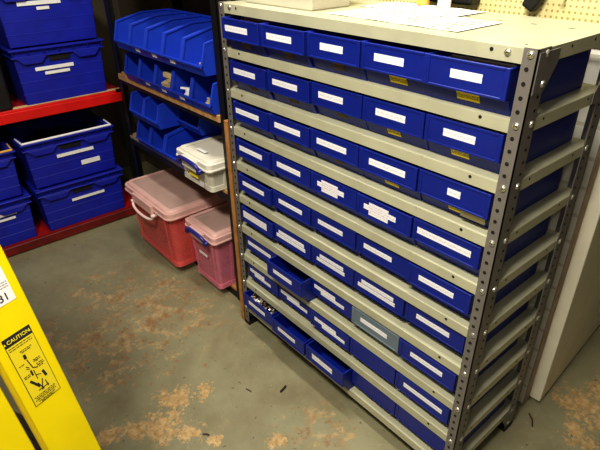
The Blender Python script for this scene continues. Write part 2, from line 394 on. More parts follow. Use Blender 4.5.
# ------------------------------------------------------------------ parts bins
BW, BD, BH = .166, .30, .085
def bin_mb(w=BW, d=BD, h=BH):
    m = MB(); t = .0025; a, c = -w / 2, w / 2; pb = .031
    m.box(a, c, .030, d, 0, t)                                   # base
    for x0, x1 in ((a, a + t), (c - t, c)):
        m.prism([(.030, t), (d, t), (d, h - .004), (.004, h - .004), (.004, pb), (.0125, pb)], 'x', x0, x1)
    m.box(a, c, d - t, d, t, h - .004)
    m.hexa([(a, .027, 0), (c, .027, 0), (c, .030, 0), (a, .030, 0), (a, .0125, pb), (c, .0125, pb), (c, .0155, pb), (a, .0155, pb)])   # raked lower front
    m.box(a, c, .0015, .0155, pb, pb + .003)                     # underside of the overhanging panel
    m.box(a, c, .0015, .004, pb + .003, h - .003)                # upper front panel
    f = .009                                                     # raised frame around the panel
    m.box(a, a + f, 0, .0045, pb, h); m.box(c - f, c, 0, .0045, pb, h)
    m.box(a + f, c - f, 0, .0045, h - .0055, h); m.box(a + f, c - f, 0, .0045, pb, pb + .0045)
    m.box(a - .0005, a + .004, .0045, d, h - .005, h); m.box(c - .004, c + .0005, .0045, d, h - .005, h)   # rim
    m.box(a, c, d - .004, d + .0005, h - .005, h)
    m.box(a + .004, c - .004, .15, .152, t, h - .012)            # divider
    return m
body = bin_mb().build('bin_body', M['blue'], None, bevel=.0009)
body_data = body.data
first_body = [body]
def mk_body(parent, material=None):
    if first_body: o = first_body.pop()
    else: o = body.copy(); COL.objects.link(o)
    o.parent = parent
    if material:
        o.data = o.data.copy(); o.data.materials.clear(); o.data.materials.append(material)
    return o
POS = {
(1,1):(-.022,.058,.160),(1,2):(-.018,.237,.333),(1,3):(-.012,.426,.498),(1,4):(-.010,.586,.662),(1,5):(-.012,.769,.833),
(2,1):(-.005,.058,.160),(2,2):(0,.230,.330),(2,3):(.006,.402,.485),(2,4):(.006,.585,.666),(2,5):(.006,.759,.829),
(3,1):(-.004,.052,.165),(3,2):(0,.232,.339),(3,3):(.003,.400,.504),(3,4):(.002,.578,.682),(3,5):(.004,.788,.818),
(4,1):(-.004,.056,.170),(4,2):(.003,.232,.334),(4,3):(.003,.403,.501),(4,4):(.001,.571,.669),(4,5):(.004,.728,.862),
(5,1):(-.006,.062,.173),(5,2):(.002,.235,.340),(5,3):(.006,.403,.498),(5,4):(.009,.571,.662),(5,5):(.002,.748,.841),
(6,1):(-.004,.047,.175),(6,2):(.003,.216,.352),(6,3):(.006,.399,.511),(6,4):(.007,.560,.686),(6,5):(.010,.750,.843),
(7,1):(.006,.039,.176),(7,2):(-.034,.240,.330),(7,3):(.008,.379,.512),(7,4):(.003,.580,.674),(7,5):(.002,.752,.847),
(8,1):(.006,.039,.167),(8,2):(.010,.214,.351),(8,3):(.001,.395,.526),(8,4):(.003,None,None),(8,5):(.003,.743,.863),
(9,1):(-.024,.070,.165),(9,2):(-.032,.248,.337),(9,3):(-.030,.418,.508),(9,4):(.006,None,None),(9,5):(.006,None,None)}
ORD = ['first', 'second', 'third', 'fourth', 'fifth', 'sixth', 'seventh', 'eighth', 'ninth']
ROWN = ['top row', 'second row', 'third row', 'fourth row', 'fifth row', 'sixth row', 'seventh row', 'eighth row', 'bottom row']
CNAME = ['leftmost', 'second from left', 'middle', 'second from right', 'rightmost']
def sticker(parent, name, x0, x1, z0, z1, y, mats, lab=None):
    w, h = x1 - x0, z1 - z0
    m = MB(); m.box(-w / 2, w / 2, 0, .0006, -h / 2, h / 2)
    o = m.build(name, mats, parent, loc=((x0 + x1) / 2, y, (z0 + z1) / 2))
    if lab: o['label'] = lab
    return o
def slope_sticker(parent, name, x0, x1, z0, z1, mt, lab=None):
    m = MB(); zc = (z0 + z1) / 2; Y = lambda z: .027 - .0145 * z / .031
    w = (x1 - x0) / 2; ya, yb = Y(z0) - Y(zc), Y(z1) - Y(zc); za, zb = z0 - zc, z1 - zc; e = .0006
    m.hexa([(-w, ya - e, za), (w, ya - e, za), (w, ya, za), (-w, ya, za), (-w, yb - e, zb), (w, yb - e, zb), (w, yb, zb), (-w, yb, zb)])
    o = m.build(name, mt, parent, loc=((x0 + x1) / 2, Y(zc) - .0002, zc))
    if lab: o['label'] = lab
for (r, c), (y, x0, x1) in POS.items():
    cx = .0385 + (c - .5) * .169
    if r == 1: cx += (.004, .004, .004, .004, -.001)[c - 1]
    if r == 9: cx += (0, .007, .011, .010, .009)[c - 1]
    if (r, c) == (7, 2): cx += .0005
    desc = 'blue parts bin with one white label'
    if (r, c) in ((4, 3), (4, 4)): desc = 'blue parts bin with a large overlapped white label'
    elif r == 6 and c in (1, 2, 3, 4): desc = 'blue parts bin with a double label'
    elif (r, c) in ((7, 3), (8, 1), (8, 2), (8, 3)): desc = 'blue parts bin with stepped white labels'
    elif (r, c) == (7, 1): desc = 'blue parts bin with long white label pushed back'
    elif (r, c) == (7, 2): desc = 'blue parts bin pulled forward'
    elif (r, c) == (7, 4): desc = 'translucent grey parts bin'
    elif (r, c) == (3, 5): desc = 'blue parts bin with a very short white label'
    elif (r, c) == (4, 5): desc = 'blue parts bin with a very long white label'
    elif (r, c) in ((8, 4), (9, 4), (9, 5)): desc = 'blue parts bin without a label'
    elif (r, c) == (9, 1): desc = 'blue parts bin holding small metal parts'
    elif r == 9: desc = 'blue open parts bin pulled out'
    b = thing('parts_bin', '%s, %s in the %s' % (desc, CNAME[c - 1], ROWN[r - 1]), 'bin', (cx, y, ST[r] + .0003), 'parts bins on the grey rack')
    mk_body(b, M['clearbin'] if (r, c) == (7, 4) else None)
    yl = .0008
    if x0 is not None:
        u0, u1 = x0 - cx, x1 - cx; u0 = max(u0, -BW / 2 + .003); u1 = min(u1, BW / 2 - .003); zc = .0595
        if r == 6 and c == 1: sticker(b, 'label', u0, u1, zc - .013, zc + .011, yl, M['label2'])
        elif r == 6 and c in (2, 3, 4):
            sticker(b, 'label', u0 + .012, u1 - .006, zc + .001, zc + .0125, yl, M['label']); sticker(b, 'label', u0, u1, zc - .0125, zc - .001, yl - .0003, M['label'])
        elif (r, c) in ((7, 3), (8, 1), (8, 2), (8, 3)):
            k = (u1 - u0)
            sticker(b, 'label', u0, u0 + k * .72, zc - .003, zc + .010, yl, M['label']); sticker(b, 'label', u0 + k * .26, u1, zc - .013, zc - .002, yl - .0003, M['label'])
        elif (r, c) in ((4, 3), (4, 4)):
            k = (u1 - u0)
            sticker(b, 'label', u0, u1, zc - .007, zc + .006, yl, M['label']); sticker(b, 'label', u0 + k * .17, u0 + k * .78, zc - .018, zc + .014, yl - .0006, M['label2'])
        elif (r, c) == (9, 3): sticker(b, 'label', u0, u1, zc - .011, zc + .008, yl, M['label'])
        else:
            hh = .0075 if r < 5 else .0068
            sticker(b, 'label', u0, u1, zc - hh, zc + hh, yl, M['label'])
    if r <= 4:
        new = c >= 4  # yellow variant in the two right columns
        if r == 4 and c == 3: new = False
        if not (r == 4 and c < 4 or (r == 4 and c == 3)):
            q = {(1,5):(.788,.835),(2,5):(.782,.822),(3,5):(.795,.836),(1,4):(.628,.672),(2,4):(.618,.655),(3,4):(.625,.665)}.get((r, c))
            if r < 4:
                u0, u1 = (q[0] - cx - .010, q[1] - cx - .010) if q else (-.012, .024)
                slope_sticker(b, 'barcode_sticker', u0, u1, .012, .0285, M['barcode'] if new else M['barcode_brown'], 'yellow barcode sticker' if new else None)
            else:
                slope_sticker(b, 'price_strip', -.02, .03, 0.0262, .0284, M['paper'])
# things inside bins
def bits_heap(name, label, cat, x0, x1, y0, y1, z0, n, mats, seed, size=.008):
    rr = random.Random(seed); m = MB(); m.box(x0, x1, max(y0, .012), y1, z0 - .045, z0, 1)
    for k in range(n):
        x, y = rr.uniform(x0, x1), rr.uniform(y0, y1); z = z0 + rr.uniform(0, .02); s = rr.uniform(.5, 1.2) * size
        m.M = Matrix.Translation((x, y, z)) @ Matrix.Rotation(rr.uniform(0, 6), 4, Vector((rr.random(), rr.random(), rr.random())).normalized())
        if k % 3 == 0: m.cyl((0, 0, -s), (0, 0, s), s * .35, 8, k % len(mats)); m.cyl((0, 0, s), (0, 0, s * 1.3), s * .7, 6, k % len(mats))
        elif k % 3 == 1: m.cyl((0, 0, 0), (0, 0, s * .4), s * .8, 6, k % len(mats))
        else: m.box(-s, s, -s * .3, s * .3, -s * .2, s * .2, k % len(mats))
    m.M = Matrix.Identity(4)
    o = m.build(name, mats); tag(o, label, cat, kind='stuff'); return o
z9 = ST[9]
bits_heap('metal_parts', 'loose small metal fittings heaped in the bottom left parts bin', 'fittings', .055, .185, -.015, .11, z9 + .055, 160, [M['metalbits'], M['dirtmetal'], M['greycard'], M['galv']], 3)
bits_heap('black_fittings', 'loose black fittings in the rightmost bin of the third row', 'fittings', .82, .875, .01, .10, ST[3] + .060, 40, [M['blackp'], M['galv'], M['black']], 5, .006)
for (nm, lb, ct, x, w, row, y0, y1, mt, z) in (
    ('card_insert', 'brown grey card lying in the rightmost bin of the top row', 'card', .799, .150, 1, .024, .14, 'greycard', .079),
    ('card_insert', 'brown grey card lying in the rightmost bin of the second row', 'card', .799, .150, 2, .042, .15, 'greycard', .079),
    ('small_packets', 'purple grey packets in the leftmost bin of the top row', 'packet', .127, .130, 1, .014, .14, 'purple', .082),
    ('card_insert', 'grey card lying in the rightmost bin of the seventh row', 'card', .799, .150, 7, .036, .15, 'greycard', .04)):
    m = MB(); t = .004; n = 3
    for k in range(n):
        m.box(x - w / 2 + .003 * k, x + w / 2 - .002 * k, y0 + .01 * k, y1, ST[row] + .004 if k == 0 else ST[row] + z - t * (n - k), ST[row] + z - t * (n - k - 1))
    o = m.build(nm, M[mt], bevel=.001); tag(o, lb, ct)

# ------------------------------------------------------------------ on top of the rack
t = thing('white_storage_box', 'cream plastic box standing at the left end of the rack top', 'box', (.045, .052, TOP))
m = MB(); m.hexa([(.005, .003, 0), (.278, .003, 0), (.278, .135, 0), (.005, .135, 0), (0, 0, .20), (.283, 0, .20), (.283, .138, .20), (0, .138, .20)])
m.build('box_body', M['white_plastic'], t, bevel=.004, seg=2)
m = MB(); m.box(-.004, .287, -.004, .142, .20, .215); m.build('lid', M['white_plastic'], t, bevel=.003)
M['print'] = mat('print_grey', (.26, .24, .17), .8)
def paper_mat(name, nrow, pitch, off, sx):
    return label_mat(name, (.90, .88, .78), (.33, .32, .26), [], sx, .5, .002) if not nrow else None
def sheet(name, label, x0, x1, y0, y1, z, rz, lines, seed):
    cx, cy = (x0 + x1) / 2, (y0 + y1) / 2; w, h = x1 - x0, y1 - y0; rr = random.Random(seed)
    t = thing(name, label, 'paper', (cx, cy, z), rot=(0, 0, rz))
    m = MB(); nx = 12
    for i in range(nx):
        a, c = -w / 2 + w * i / nx, -w / 2 + w * (i + 1) / nx; za = .0008 + .0012 * math.sin(i * .9) ** 2; zc = .0008 + .0012 * math.sin((i + 1) * .9) ** 2
        m.hexa([(a, -h / 2, za), (c, -h / 2, zc), (c, h / 2, zc), (a, h / 2, za), (a, -h / 2, za + .0003), (c, -h / 2, zc + .0003), (c, h / 2, zc + .0003), (a, h / 2, za + .0003)])
    for i in range(lines):
        y = -h / 2 + h * (i + .7) / (lines + .4); x = -w / 2 + .012
        while x < w / 2 - .03:
            l = rr.uniform(.015, .05); m.box(x, min(x + l, w / 2 - .01), y - .0026, y + .0026, .0024, .0026, 1); x += l + rr.uniform(.008, .03)
    m.build('sheet', [M['paper'], M['print']], t)
    return t
sheet('printed_sheet', 'printed list of many rows lying near the front edge of the rack top', .375, .735, .052, .205, TOP, math.radians(-1), 6, 1)
sheet('printed_sheet', 'whiter printed sheet lying behind the front list on the rack top', .345, .625, .195, .325, TOP + .0003, math.radians(-3), 3, 2)
def bottle(x, y, label, cap, bodym):
    t = thing('glue_bottle', label, 'bottle', (x, y, TOP))
    m = MB(); prof = [(0, .012), (.004, .016), (.09, .016), (.105, .010), (.112, .006)]
    for (a, ra), (c, rc) in zip(prof[:-1], prof[1:]): m.cyl((0, 0, a), (0, 0, c), ra, 16, 0, rc)
    m.build('bottle_body', bodym, t, smooth=False)
    m = MB(); m.cyl((0, 0, .11), (0, 0, .145), .008, 12, 0, .003); m.build('nozzle', cap, t)
bottle(.445, .290+.03, 'slim orange glue bottle at the back of the rack top', M['blackp'], mat('amber_plastic', (.80, .45, .10), .4))
bottle(.51, .30+.018, 'slim white glue bottle beside the orange one on the rack top', M['paper'], M['paper'])

# ------------------------------------------------------------------ board between units
o = MB(); o.box(-.028, -.011, .0, .34, .0, SL - .352); o = o.build('wooden_board', M['woodd'], bevel=.001)
tag(o, 'upright orange brown board standing between black shelving and grey rack', 'board')

# ------------------------------------------------------------------ black shelving unit
BX0, BX1, BY0, BY1 = -.975, -.100, .055, .40
bu = thing('shelving_unit', 'black steel shelving unit with raw board shelves in the corner', 'shelving', (0, 0, 0))
for (x, y, sx, sy) in ((BX0, BY0, 1, 1), (BX1, BY0, -1, 1), (BX0, BY1, 1, -1), (BX1, BY1, -1, -1)):
    m = MB(); xa, xb = sorted((x, x + sx * .035)); ya, yb = sorted((y, y + sy * .002)); m.box(xa, xb, ya, yb, 0, 1.8)
    xa, xb = sorted((x, x + sx * .002)); ya, yb = sorted((y, y + sy * .035)); m.box(xa, xb, ya, yb, 0, 1.8)
    m.build('post', M['black'], bu)
for z in (.045, .485, .770, 1.30, 1.78):
    m = MB(); m.box(BX0 + .003, BX1 - .003, BY0 + .004, BY1 - .004, z - (.012 if z != .77 else .014), z); m.build('shelf_board', M['wood'] if z > .4 else M['woodd'], bu)
    m = MB()
    h0 = z - .013
    m.box(BX0 + .003, BX1 - .003, BY0 + .0025, BY0 + .008, h0 - .030, h0); m.box(BX0 + .003, BX1 - .003, BY1 - .008, BY1 - .0025, h0 - .030, h0)
    m.box(BX0 + .0025, BX0 + .008, BY0 + .008, BY1 - .008, h0 - .03, h0); m.box(BX1 - .008, BX1 - .0025, BY0 + .008, BY1 - .008, h0 - .03, h0)
    m.build('beam', M['black'] , bu)
    if z in (.77,):
        m = MB(); m.box(BX0 + .02, BX1 - .036, BY0 - .006, BY0 + .004, z - .024, z); m.build('board_edge', M['wood'], bu, bevel=.001)
    if z in (.485,):
        m = MB(); m.box(BX0 + .02, -.40, BY0 - .004, BY0 + .004, z - .012, z); m.build('board_edge', M['brownpaint'], bu, bevel=.001)

# open fronted bins
def open_bin(w, d, h):
    m = MB(); t = .003; a, c = -w / 2, w / 2; lip = h * .26; sl = d * .07; hf = h * .80; s2 = d * .5
    m.box(a, c, .012, d, 0, t); m.box(a, c, d - t, d, t, h)
    m.hexa([(a, .012, 0), (c, .012, 0), (c, .012 + t, 0), (a, .012 + t, 0), (a, 0, lip), (c, 0, lip), (c, t, lip), (a, t, lip)])
    for x0, x1 in ((a, a + t), (c - t, c)):
        m.prism([(.012, 0), (d, 0), (d, h), (s2, h), (sl, hf), (0, lip)], 'x', x0, x1)
    # thickened rolled rim: lip, slope, top
    r = .0045
    m.box(a - .001, c + .001, -.003, .006, lip - .006, lip + .002)
    for x in (a, c):
        m.M = Matrix.Identity(4)
        x0, x1 = (x - .001, x + .007) if x < 0 else (x - .007, x + .001)
        m.prism([(-.003, lip - .004), (.006, lip - .004), (sl + .007, hf - .004), (sl, hf + .003)], 'x', x0, x1)
        m.prism([(sl, hf + .003), (sl + .007, hf - .004), (s2, h - .004), (s2, h + .002)], 'x', x0, x1)
        m.box(x0, x1, s2, d, h - .004, h + .002)
    m.box(a, c, d - .006, d + .001, h - .006, h + .002)
    return m
OB = {}
def place_open(w, d, h, x, y, z, label, lab=True, mat_=None):
    t = thing('open_front_bin', label, 'bin', (x, y, z), 'open fronted bins on the black shelving')
    k = (w, d, h)
    if k not in OB: o = open_bin(w, d, h).build('bin_body', M['blue_open'], t, bevel=.001); OB[k] = o
    else: o = OB[k].copy(); COL.objects.link(o); o.parent = t
    if lab:
        m = MB(); m.hexa([(-.018, .0065, .012), (.018, .0065, .012), (.018, .0072, .012), (-.018, .0072, .012), (-.018, .0022, .026), (.018, .0022, .026), (.018, .003, .026), (-.018, .003, .026)])
        m.build('label', M['paper'], t)
    return t
h1 = .125; w1 = .136; X0 = -.828
names = ['leftmost', 'second from left', 'middle', 'second from right', 'rightmost']
for c in range(5):
    x = X0 + (c + .5) * w1
    place_open(w1 - .003, .26, h1, x, .030, .7705, 'open blue bin, lower tier on the upper board, %s' % names[c], c in (1, 2, 3))
    place_open(w1 - .003, .26, h1, x, .012, .7705 + h1 + .004, 'open blue bin stacked in the upper tier, %s' % names[c], c in (1, 2, 3))
for tier, z in (('lower', .4855), ('upper', .4855 + .122 + .004)):
    for c in range(2):
        place_open(.125, .26, .122, -.825 + .0645 + c * .129 - .002, .030 if tier == 'lower' else .022, z, 'open blue bin under the upper board, %s, %s tier' % (['far left', 'beside the far left one'][c], tier), False)
    place_open(.168, .28, .122, -.481, .030 if tier == 'lower' else .11, z, 'wide open blue bin left of the clear box, %s tier' % tier, False)
# contents of the open bins
def lump(name, label, cat, x, y, z, w, d, h, mt, n=9, seed=1):
    rr = random.Random(seed); m = MB()
    for k in range(n):
        a = rr.uniform(-.5, .5) * w * .6; c = rr.uniform(-.5, .5) * d * .6; e = rr.uniform(0, h * .7); s = rr.uniform(.25, .5)
        m.M = Matrix.Translation((x + a, y + c, z + e + h * .15)) @ Matrix.Rotation(rr.uniform(-.5, .5), 4, 'Z') @ Matrix.Rotation(rr.uniform(-.3, .3), 4, 'X')
        m.box(-w * s * .5, w * s * .5, -d * s * .5, d * s * .5, -h * .13, h * .13)
    m.M = Matrix.Identity(4); o = m.build(name, mt, bevel=.001); tag(o, label, cat); return o
def bx(c): return X0 + (c + .5) * w1
zl, zu = .774, .774 + h1 + .004
lump('paper_packets', 'tan paper packets in the middle open bin of the lower tier', 'packet', bx(2), .09, zl + .01, .10, .08, .07, M['tan'], 14, 4)
lump('paper_slips', 'white paper slips in the lower tier open bin second from right', 'paper', bx(3), .075, zl + .012, .10, .06, .03, M['paper'], 8, 5)
lump('paper_slips', 'white and tan slips in the rightmost open bin of the lower tier', 'paper', bx(4), .075, zl + .008, .10, .06, .02, M['tan'], 6, 6)
lump('small_hardware', 'pale hardware bits in the rightmost open bin of the upper tier', 'hardware', bx(4) + .02, .07, zu + .01, .06, .06, .035, M['tan'], 10, 7)
lump('black_plug', 'black plug in the second open bin of the upper tier', 'plug', bx(1), .09, zu + .008, .09, .08, .06, M['blackp'], 8, 8)
lump('white_tag', 'small white tag in the second open bin of the upper tier', 'tag', bx(1) + .03, .10, zu + .065, .04, .03, .02, M['paper'], 3, 9)

# ------------------------------------------------------------------ lidded clear boxes
def lidded(name, label, x0, x1, y0, y1, z0, h, mb, ml, handle, taper=.02, lipw=.012, hside='front'):
    cx, cy = (x0 + x1) / 2, (y0 + y1) / 2; t = thing(name, label, 'box', (cx, cy, z0)); w, d = (x1 - x0) / 2, (y1 - y0) / 2
    hb = h - .028; tk = .003; m = MB()
    iw, idp = w - lipw, d - lipw
    R = min(w, d) * .13
    m.rring(iw - taper, idp - taper, R, iw, idp, R, tk, 0, hb)
    m.box(-iw + taper + R * .4, iw - taper - R * .4, -idp + taper + R * .4, idp - taper - R * .4, 0, tk)
    m.rring(iw - taper + .007, idp - taper + .007, R, iw - taper + .006, idp - taper + .006, R, .0068, 0, .020)     # foot ledge
    # corner columns and vertical stiffening panels on the front and right faces
    for fx in (-.78, .78):
        a0 = (iw - taper) * fx; a1 = iw * fx; q = .006
        m.hexa([(a0 - q, -idp + taper - .006, .018), (a0 + q, -idp + taper - .006, .018), (a0 + q, -idp + taper, .018), (a0 - q, -idp + taper, .018),
                (a1 - q, -idp - .006, hb), (a1 + q, -idp - .006, hb), (a1 + q, -idp, hb), (a1 - q, -idp, hb)])
    for fy in (-.6, 0, .6):
        q = .006; b0 = (idp - taper) * fy
        m.hexa([(iw - taper, b0 - q, .018), (iw - taper + .006, b0 - q, .018), (iw - taper + .006, b0 + q, .018), (iw - taper, b0 + q, .018),
                (iw, b0 - q, hb), (iw + .006, b0 - q, hb), (iw + .006, b0 + q, hb), (iw, b0 + q, hb)])
    m.build('box_body', mb, t, bevel=.001)
    m = MB()
    e = .032; R = R * 1.25
    m.rring(w, d, R, w, d, R, e, h - .038, h - .012)
    m.rring(w - .008, d - .008, R, w - .012, d - .012, R, e - .012, h - .012, h - .003)
    m.rring(w + .003, d + .003, R, w + .003, d + .003, R, .004, h - .040, h - .032)
    m.box(-w * .42, w * .42, -d - .012, -d, h - .055, h - .014)          # clip flap over the handle
    lid = m.build('lid', ml, t, bevel=.004, seg=2)
    m = MB(); m.box(-w + .032, w - .032, -d + .032, d - .032, h - .010, h - .007); m.build('lid_panel', M['lidpanel'] if ml is M['pinklid'] else M['clearlid'], lid)
    m = MB(); hw = w * (.45 if handle[1] == 'down' else .60); zt = h - .055; pts = []
    for k in range(13):
        a = math.pi * k / 12; pts.append((-hw * math.cos(a), -d - .010 - .012 * math.sin(a), zt - (h * .09) * max(math.sin(a), 0) ** .5 if handle[1] == 'down' else zt + .010 + .030 * max(math.sin(a), 0) ** .7))
    m.sweep(pts, handle[2], 10)
    for sx in (-1, 1): m.cyl((sx * hw, -d - .018, pts[0][2]), (sx * hw, -d + .012, pts[0][2]), handle[2] * 1.3, 10)
    m.build('handle', handle[0], t, smooth=True)
    return t
big = lidded('lidded_box', 'large pink tinted clear lidded box on the bottom shelf with pale handle', -.838, -.408, -.070, .355, .0455, .285, M['pink'], M['pinklid'], (M['handlewhite'], 'down', .006), taper=.016)
sm = lidded('lidded_box', 'narrow violet pink lidded box beside the board with blue handle', -.385, -.160, -.012, .33, .0455, .265, M['pink2'], M['pinklid'], (M['handleblue'], 'up', .0075), taper=.012)
wb = lidded('lidded_box', 'small clear lidded box with navy handle on the middle board', -.388, -.150, -.005, .30, .4858, .125, M['clear'], M['clearlid'], (M['handleblue'], 'up', .0075), taper=.012, lipw=.009)
sticker(wb, 'label', -.03, .035, .036, .062, -.150, M['barcode'], 'yellow label')
sticker(wb, 'label', .035, .065, .010, .032, -.1455, M['label2'], 'small printed white label')
m = MB(); m.box(-.03, .03, -.11, -.095, .1252, .1258); m.build('label', M['paper'], wb)
sticker(sm, 'label', -.02, .04, .135, .147, -.1655, M['paper'])
# contents
def fold(name, label, cat, x0, x1, y0, y1, z0, z1, mt, seed=0):
    rr = random.Random(seed); m = MB(); n = 5; 
    for k in range(n):
        a = z0 + (z1 - z0) * k / n; j = lambda: rr.uniform(0, .02)
        m.box(x0 + j(), x1 - j(), y0 + j(), y1 - j(), a, a + (z1 - z0) / n - .002)
    o = m.build(name, mt, bevel=.006, seg=2); tag(o, label, cat); return o
fold('folded_cloth', 'folded orange cloth inside the large pink lidded box', 'cloth', -.60, -.46, 0, .25, .055, .26, M['orange'], 1)
fold('card_stack', 'stack of dark red card inside the large pink lidded box', 'card', -.79, -.63, 0, .25, .055, .20, M['maroon'], 2)
fold('folded_cloth', 'folded dull cloth inside the narrow violet pink box', 'cloth', -.345, -.20, .05, .28, .055, .17, M['purple'], 3)
fold('card_pieces', 'tan card pieces inside the small clear box', 'card', -.355, -.185, .04, .26, .495, .55, M['tan'], 4)

# ------------------------------------------------------------------ red shelving on the left
RX = -1.10
ru = thing('shelving_unit', 'low red steel shelving along the left wall holding blue crates', 'shelving', (0, 0, 0))
RY0, RY1 = -1.50, .115
for (x, y, sy) in ((RX, RY1, -1), (RX, RY0, 1), (-1.70, RY1, -1), (-1.70, RY0, 1)):
    sx = -1 if x == RX else 1
    m = MB(); xa, xb = sorted((x, x + sx * .035)); ya, yb = sorted((y, y + sy * .003)); m.box(xa, xb, ya, yb, 0, .665)
    xa, xb = sorted((x, x + sx * .003)); ya, yb = sorted((y, y + sy * .035)); m.box(xa, xb, ya, yb, 0, .665); m.build('post', M['black'], ru)
    if x == RX:
        m = MB(); m.box(RX - .002, RX + .007, *sorted((y + sy * .001, y - sy * .014)), .54, .652); m.build('end_bracket', M['red'], ru, bevel=.001)
for z in (.052, .660):
    m = MB(); m.box(-1.69, RX - .012, RY0 + .005, RY1 - .005, z - .008, z); m.build('shelf_board', M['redd'], ru)
    if z > .3:
        m = MB(); m.box(RX - .03, RX - .010, -.37, RY1 - .006, z, z + .004); m.build('pale_edge_strip', M['tan'], ru)
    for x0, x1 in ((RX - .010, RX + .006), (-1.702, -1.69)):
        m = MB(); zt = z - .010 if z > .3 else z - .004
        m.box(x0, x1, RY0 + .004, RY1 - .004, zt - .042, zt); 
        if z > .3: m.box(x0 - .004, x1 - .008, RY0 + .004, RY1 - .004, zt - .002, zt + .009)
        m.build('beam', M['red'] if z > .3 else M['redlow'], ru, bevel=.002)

def crate_mb(w, d, h):
    """open stacking crate; front face at x=0 facing +x, width along y, runs back to -d"""
    m = MB(); t = .004; tp = .010; a = w / 2 - .012; rim = w / 2
    # tapered walls
    def wall(p): m.hexa(p)
    b0, b1 = a - tp, a; f0, f1 = -.016 - tp, -.016; k0, k1 = -d + .022 + tp, -d + .022; zt = h - .005
    wall([(f0 - t, -b0, 0), (f0, -b0, 0), (f0, b0, 0), (f0 - t, b0, 0), (f1 - t, -b1, zt), (f1, -b1, zt), (f1, b1, zt), (f1 - t, b1, zt)])
    wall([(k0, -b0, 0), (k0 + t, -b0, 0), (k0 + t, b0, 0), (k0, b0, 0), (k1, -b1, zt), (k1 + t, -b1, zt), (k1 + t, b1, zt), (k1, b1, zt)])
    for s in (-1, 1):
        wall([(k0, s * b0, 0), (f0, s * b0, 0), (f0, s * (b0 - t), 0), (k0, s * (b0 - t), 0), (k1, s * b1, zt), (f1, s * b1, zt), (f1, s * (b1 - t), zt), (k1, s * (b1 - t), zt)])
    m.box(k0, f0, -b0, b0, 0, t)
    # shallow horizontal ribs on the front
    for zz in (.045, .095, .140):
        q = f0 + (f1 - f0) * zz / h; m.box(q - .002, q + .0012, -b0 - .004, b0 + .004, zz, zz + .005)
    # double flange rim
    for (z0, z1, ov) in ((h - .008, h, 0), (h - .036, h - .030, .004)):
        m.box(-.026, -ov, -rim + ov, rim - ov, z0, z1); m.box(-d + ov, -d + .026, -rim + ov, rim - ov, z0, z1)
        m.box(-d + .026, -.026, -rim + ov, -rim + .026, z0, z1); m.box(-d + .026, -.026, rim - .026, rim - ov, z0, z1)
    for i in range(7):
        yy = -rim + .012 + (2 * rim - .024) * i / 6; m.box(-.022, -.003, yy - .0015, yy + .0015, h - .030, h - .008)
    # trapezoid brackets under the rim either side of the hand hole
    for s in (-1, 1):
        yc = s * rim * .58; hw = rim * .30
        m.prism([(yc - hw, h - .036), (yc + hw, h - .036), (yc + hw * .6, h - .062), (yc - hw * .6, h - .062)], 'x', -.017, -.004)
    # hand hole
    m.box(-.0165, -.0135, -rim * .22, rim * .22, h - .062, h - .038, 1)
    return m
def crate(y0, y1, z, h, label, bar=None, labs=(), mt='blue_dull'):
    w = y1 - y0; t = thing('stacking_crate', label, 'crate', (RX + .012, (y0 + y1) / 2, z), 'blue crates on the red shelving')
    crate_mb(w, .50, h).build('crate_body', [M[mt], M['hole']], t, bevel=.0015)
    if bar:
        m = MB(); m.cyl((-.008, -w / 2 + .012, h + .004), (-.008, w / 2 - .012, h + .004), .0052, 10)
        for s in (-1, 1): m.cyl((-.008, s * (w / 2 - .012), h + .004), (-.10, s * (w / 2 - .008), h + .004), .0038, 10)
        m.build('stacking_bar', bar, t)
    for (a, c, zz0, zz1) in labs:
        f = -.026 + .010 * ((zz0 + zz1) / 2) / h + .0015 
        m = MB(); m.box(0, .0007, -(c - a) / 2, (c - a) / 2, -(zz1 - zz0) / 2, (zz1 - zz0) / 2)
        o = m.build('label', M['paper'], t, loc=(f + .003, (a + c) / 2, (zz0 + zz1) / 2)); o.rotation_euler = (0, math.atan(.010 / h), 0)
    return t
crate(-.385, .035, .0525, .225, 'blue crate at the bottom of the right stack, lower red shelf', None, [(-.06, .10, .125, .139)])
crate(-.392, .032, .2825, .222, 'blue crate with pale metal bar on top of the lower shelf stack', M['paper'], [(-.07, .10, .125, .141), (.03, .12, .062, .085)])
crate(-.330, .065, .6605, .235, 'blue crate with ribbed rim directly on the upper red shelf', None, [(-.11, .05, .14, .155), (-.075, .03, .120, .133)])
crate(-.335, .070, .9005, .235, 'topmost blue crate above the crate on the upper red shelf', None, [(-.115, .055, .155, .171), (-.045, .005, .136, .148)])
crate(-.835, -.405, .0525, .220, 'blue crate beside the ladder at the far left bottom', None, [(.03, .14, .15, .164), (.05, .13, .128, .140)])
crate(-.840, -.412, .2775, .215, 'blue crate with orange bar stacked at the far left', M['orangebar'], [])
m = MB(); m.box(RX - .35, RX - .005, -.80, -.365, .6605, .98); o = m.build('black_box', M['blackp'], bevel=.01, seg=2); tag(o, 'black box standing left of the crates on the upper red shelf', 'box')
# torn paper label and contents
lump('crate_contents', 'dark parts filling the crate with the metal bar', 'parts', RX - .20, -.18, .40, .28, .28, .05, M['black'], 20, 11)
lump('crate_contents', 'brown grey parts filling the crate on the upper red shelf', 'parts', RX - .2, -.13, .77, .3, .28, .06, M['black'], 20, 12)

# ------------------------------------------------------------------ yellow step ladder
dw = Vector((-.33287, .94297, 0)).normalized(); sv = Vector((-.2096, -.07399, .97498)).normalized(); nn = dw.cross(sv).normalized()
if nn.dot(Vector((-.919, -.325, -.222))) < 0: nn = -nn
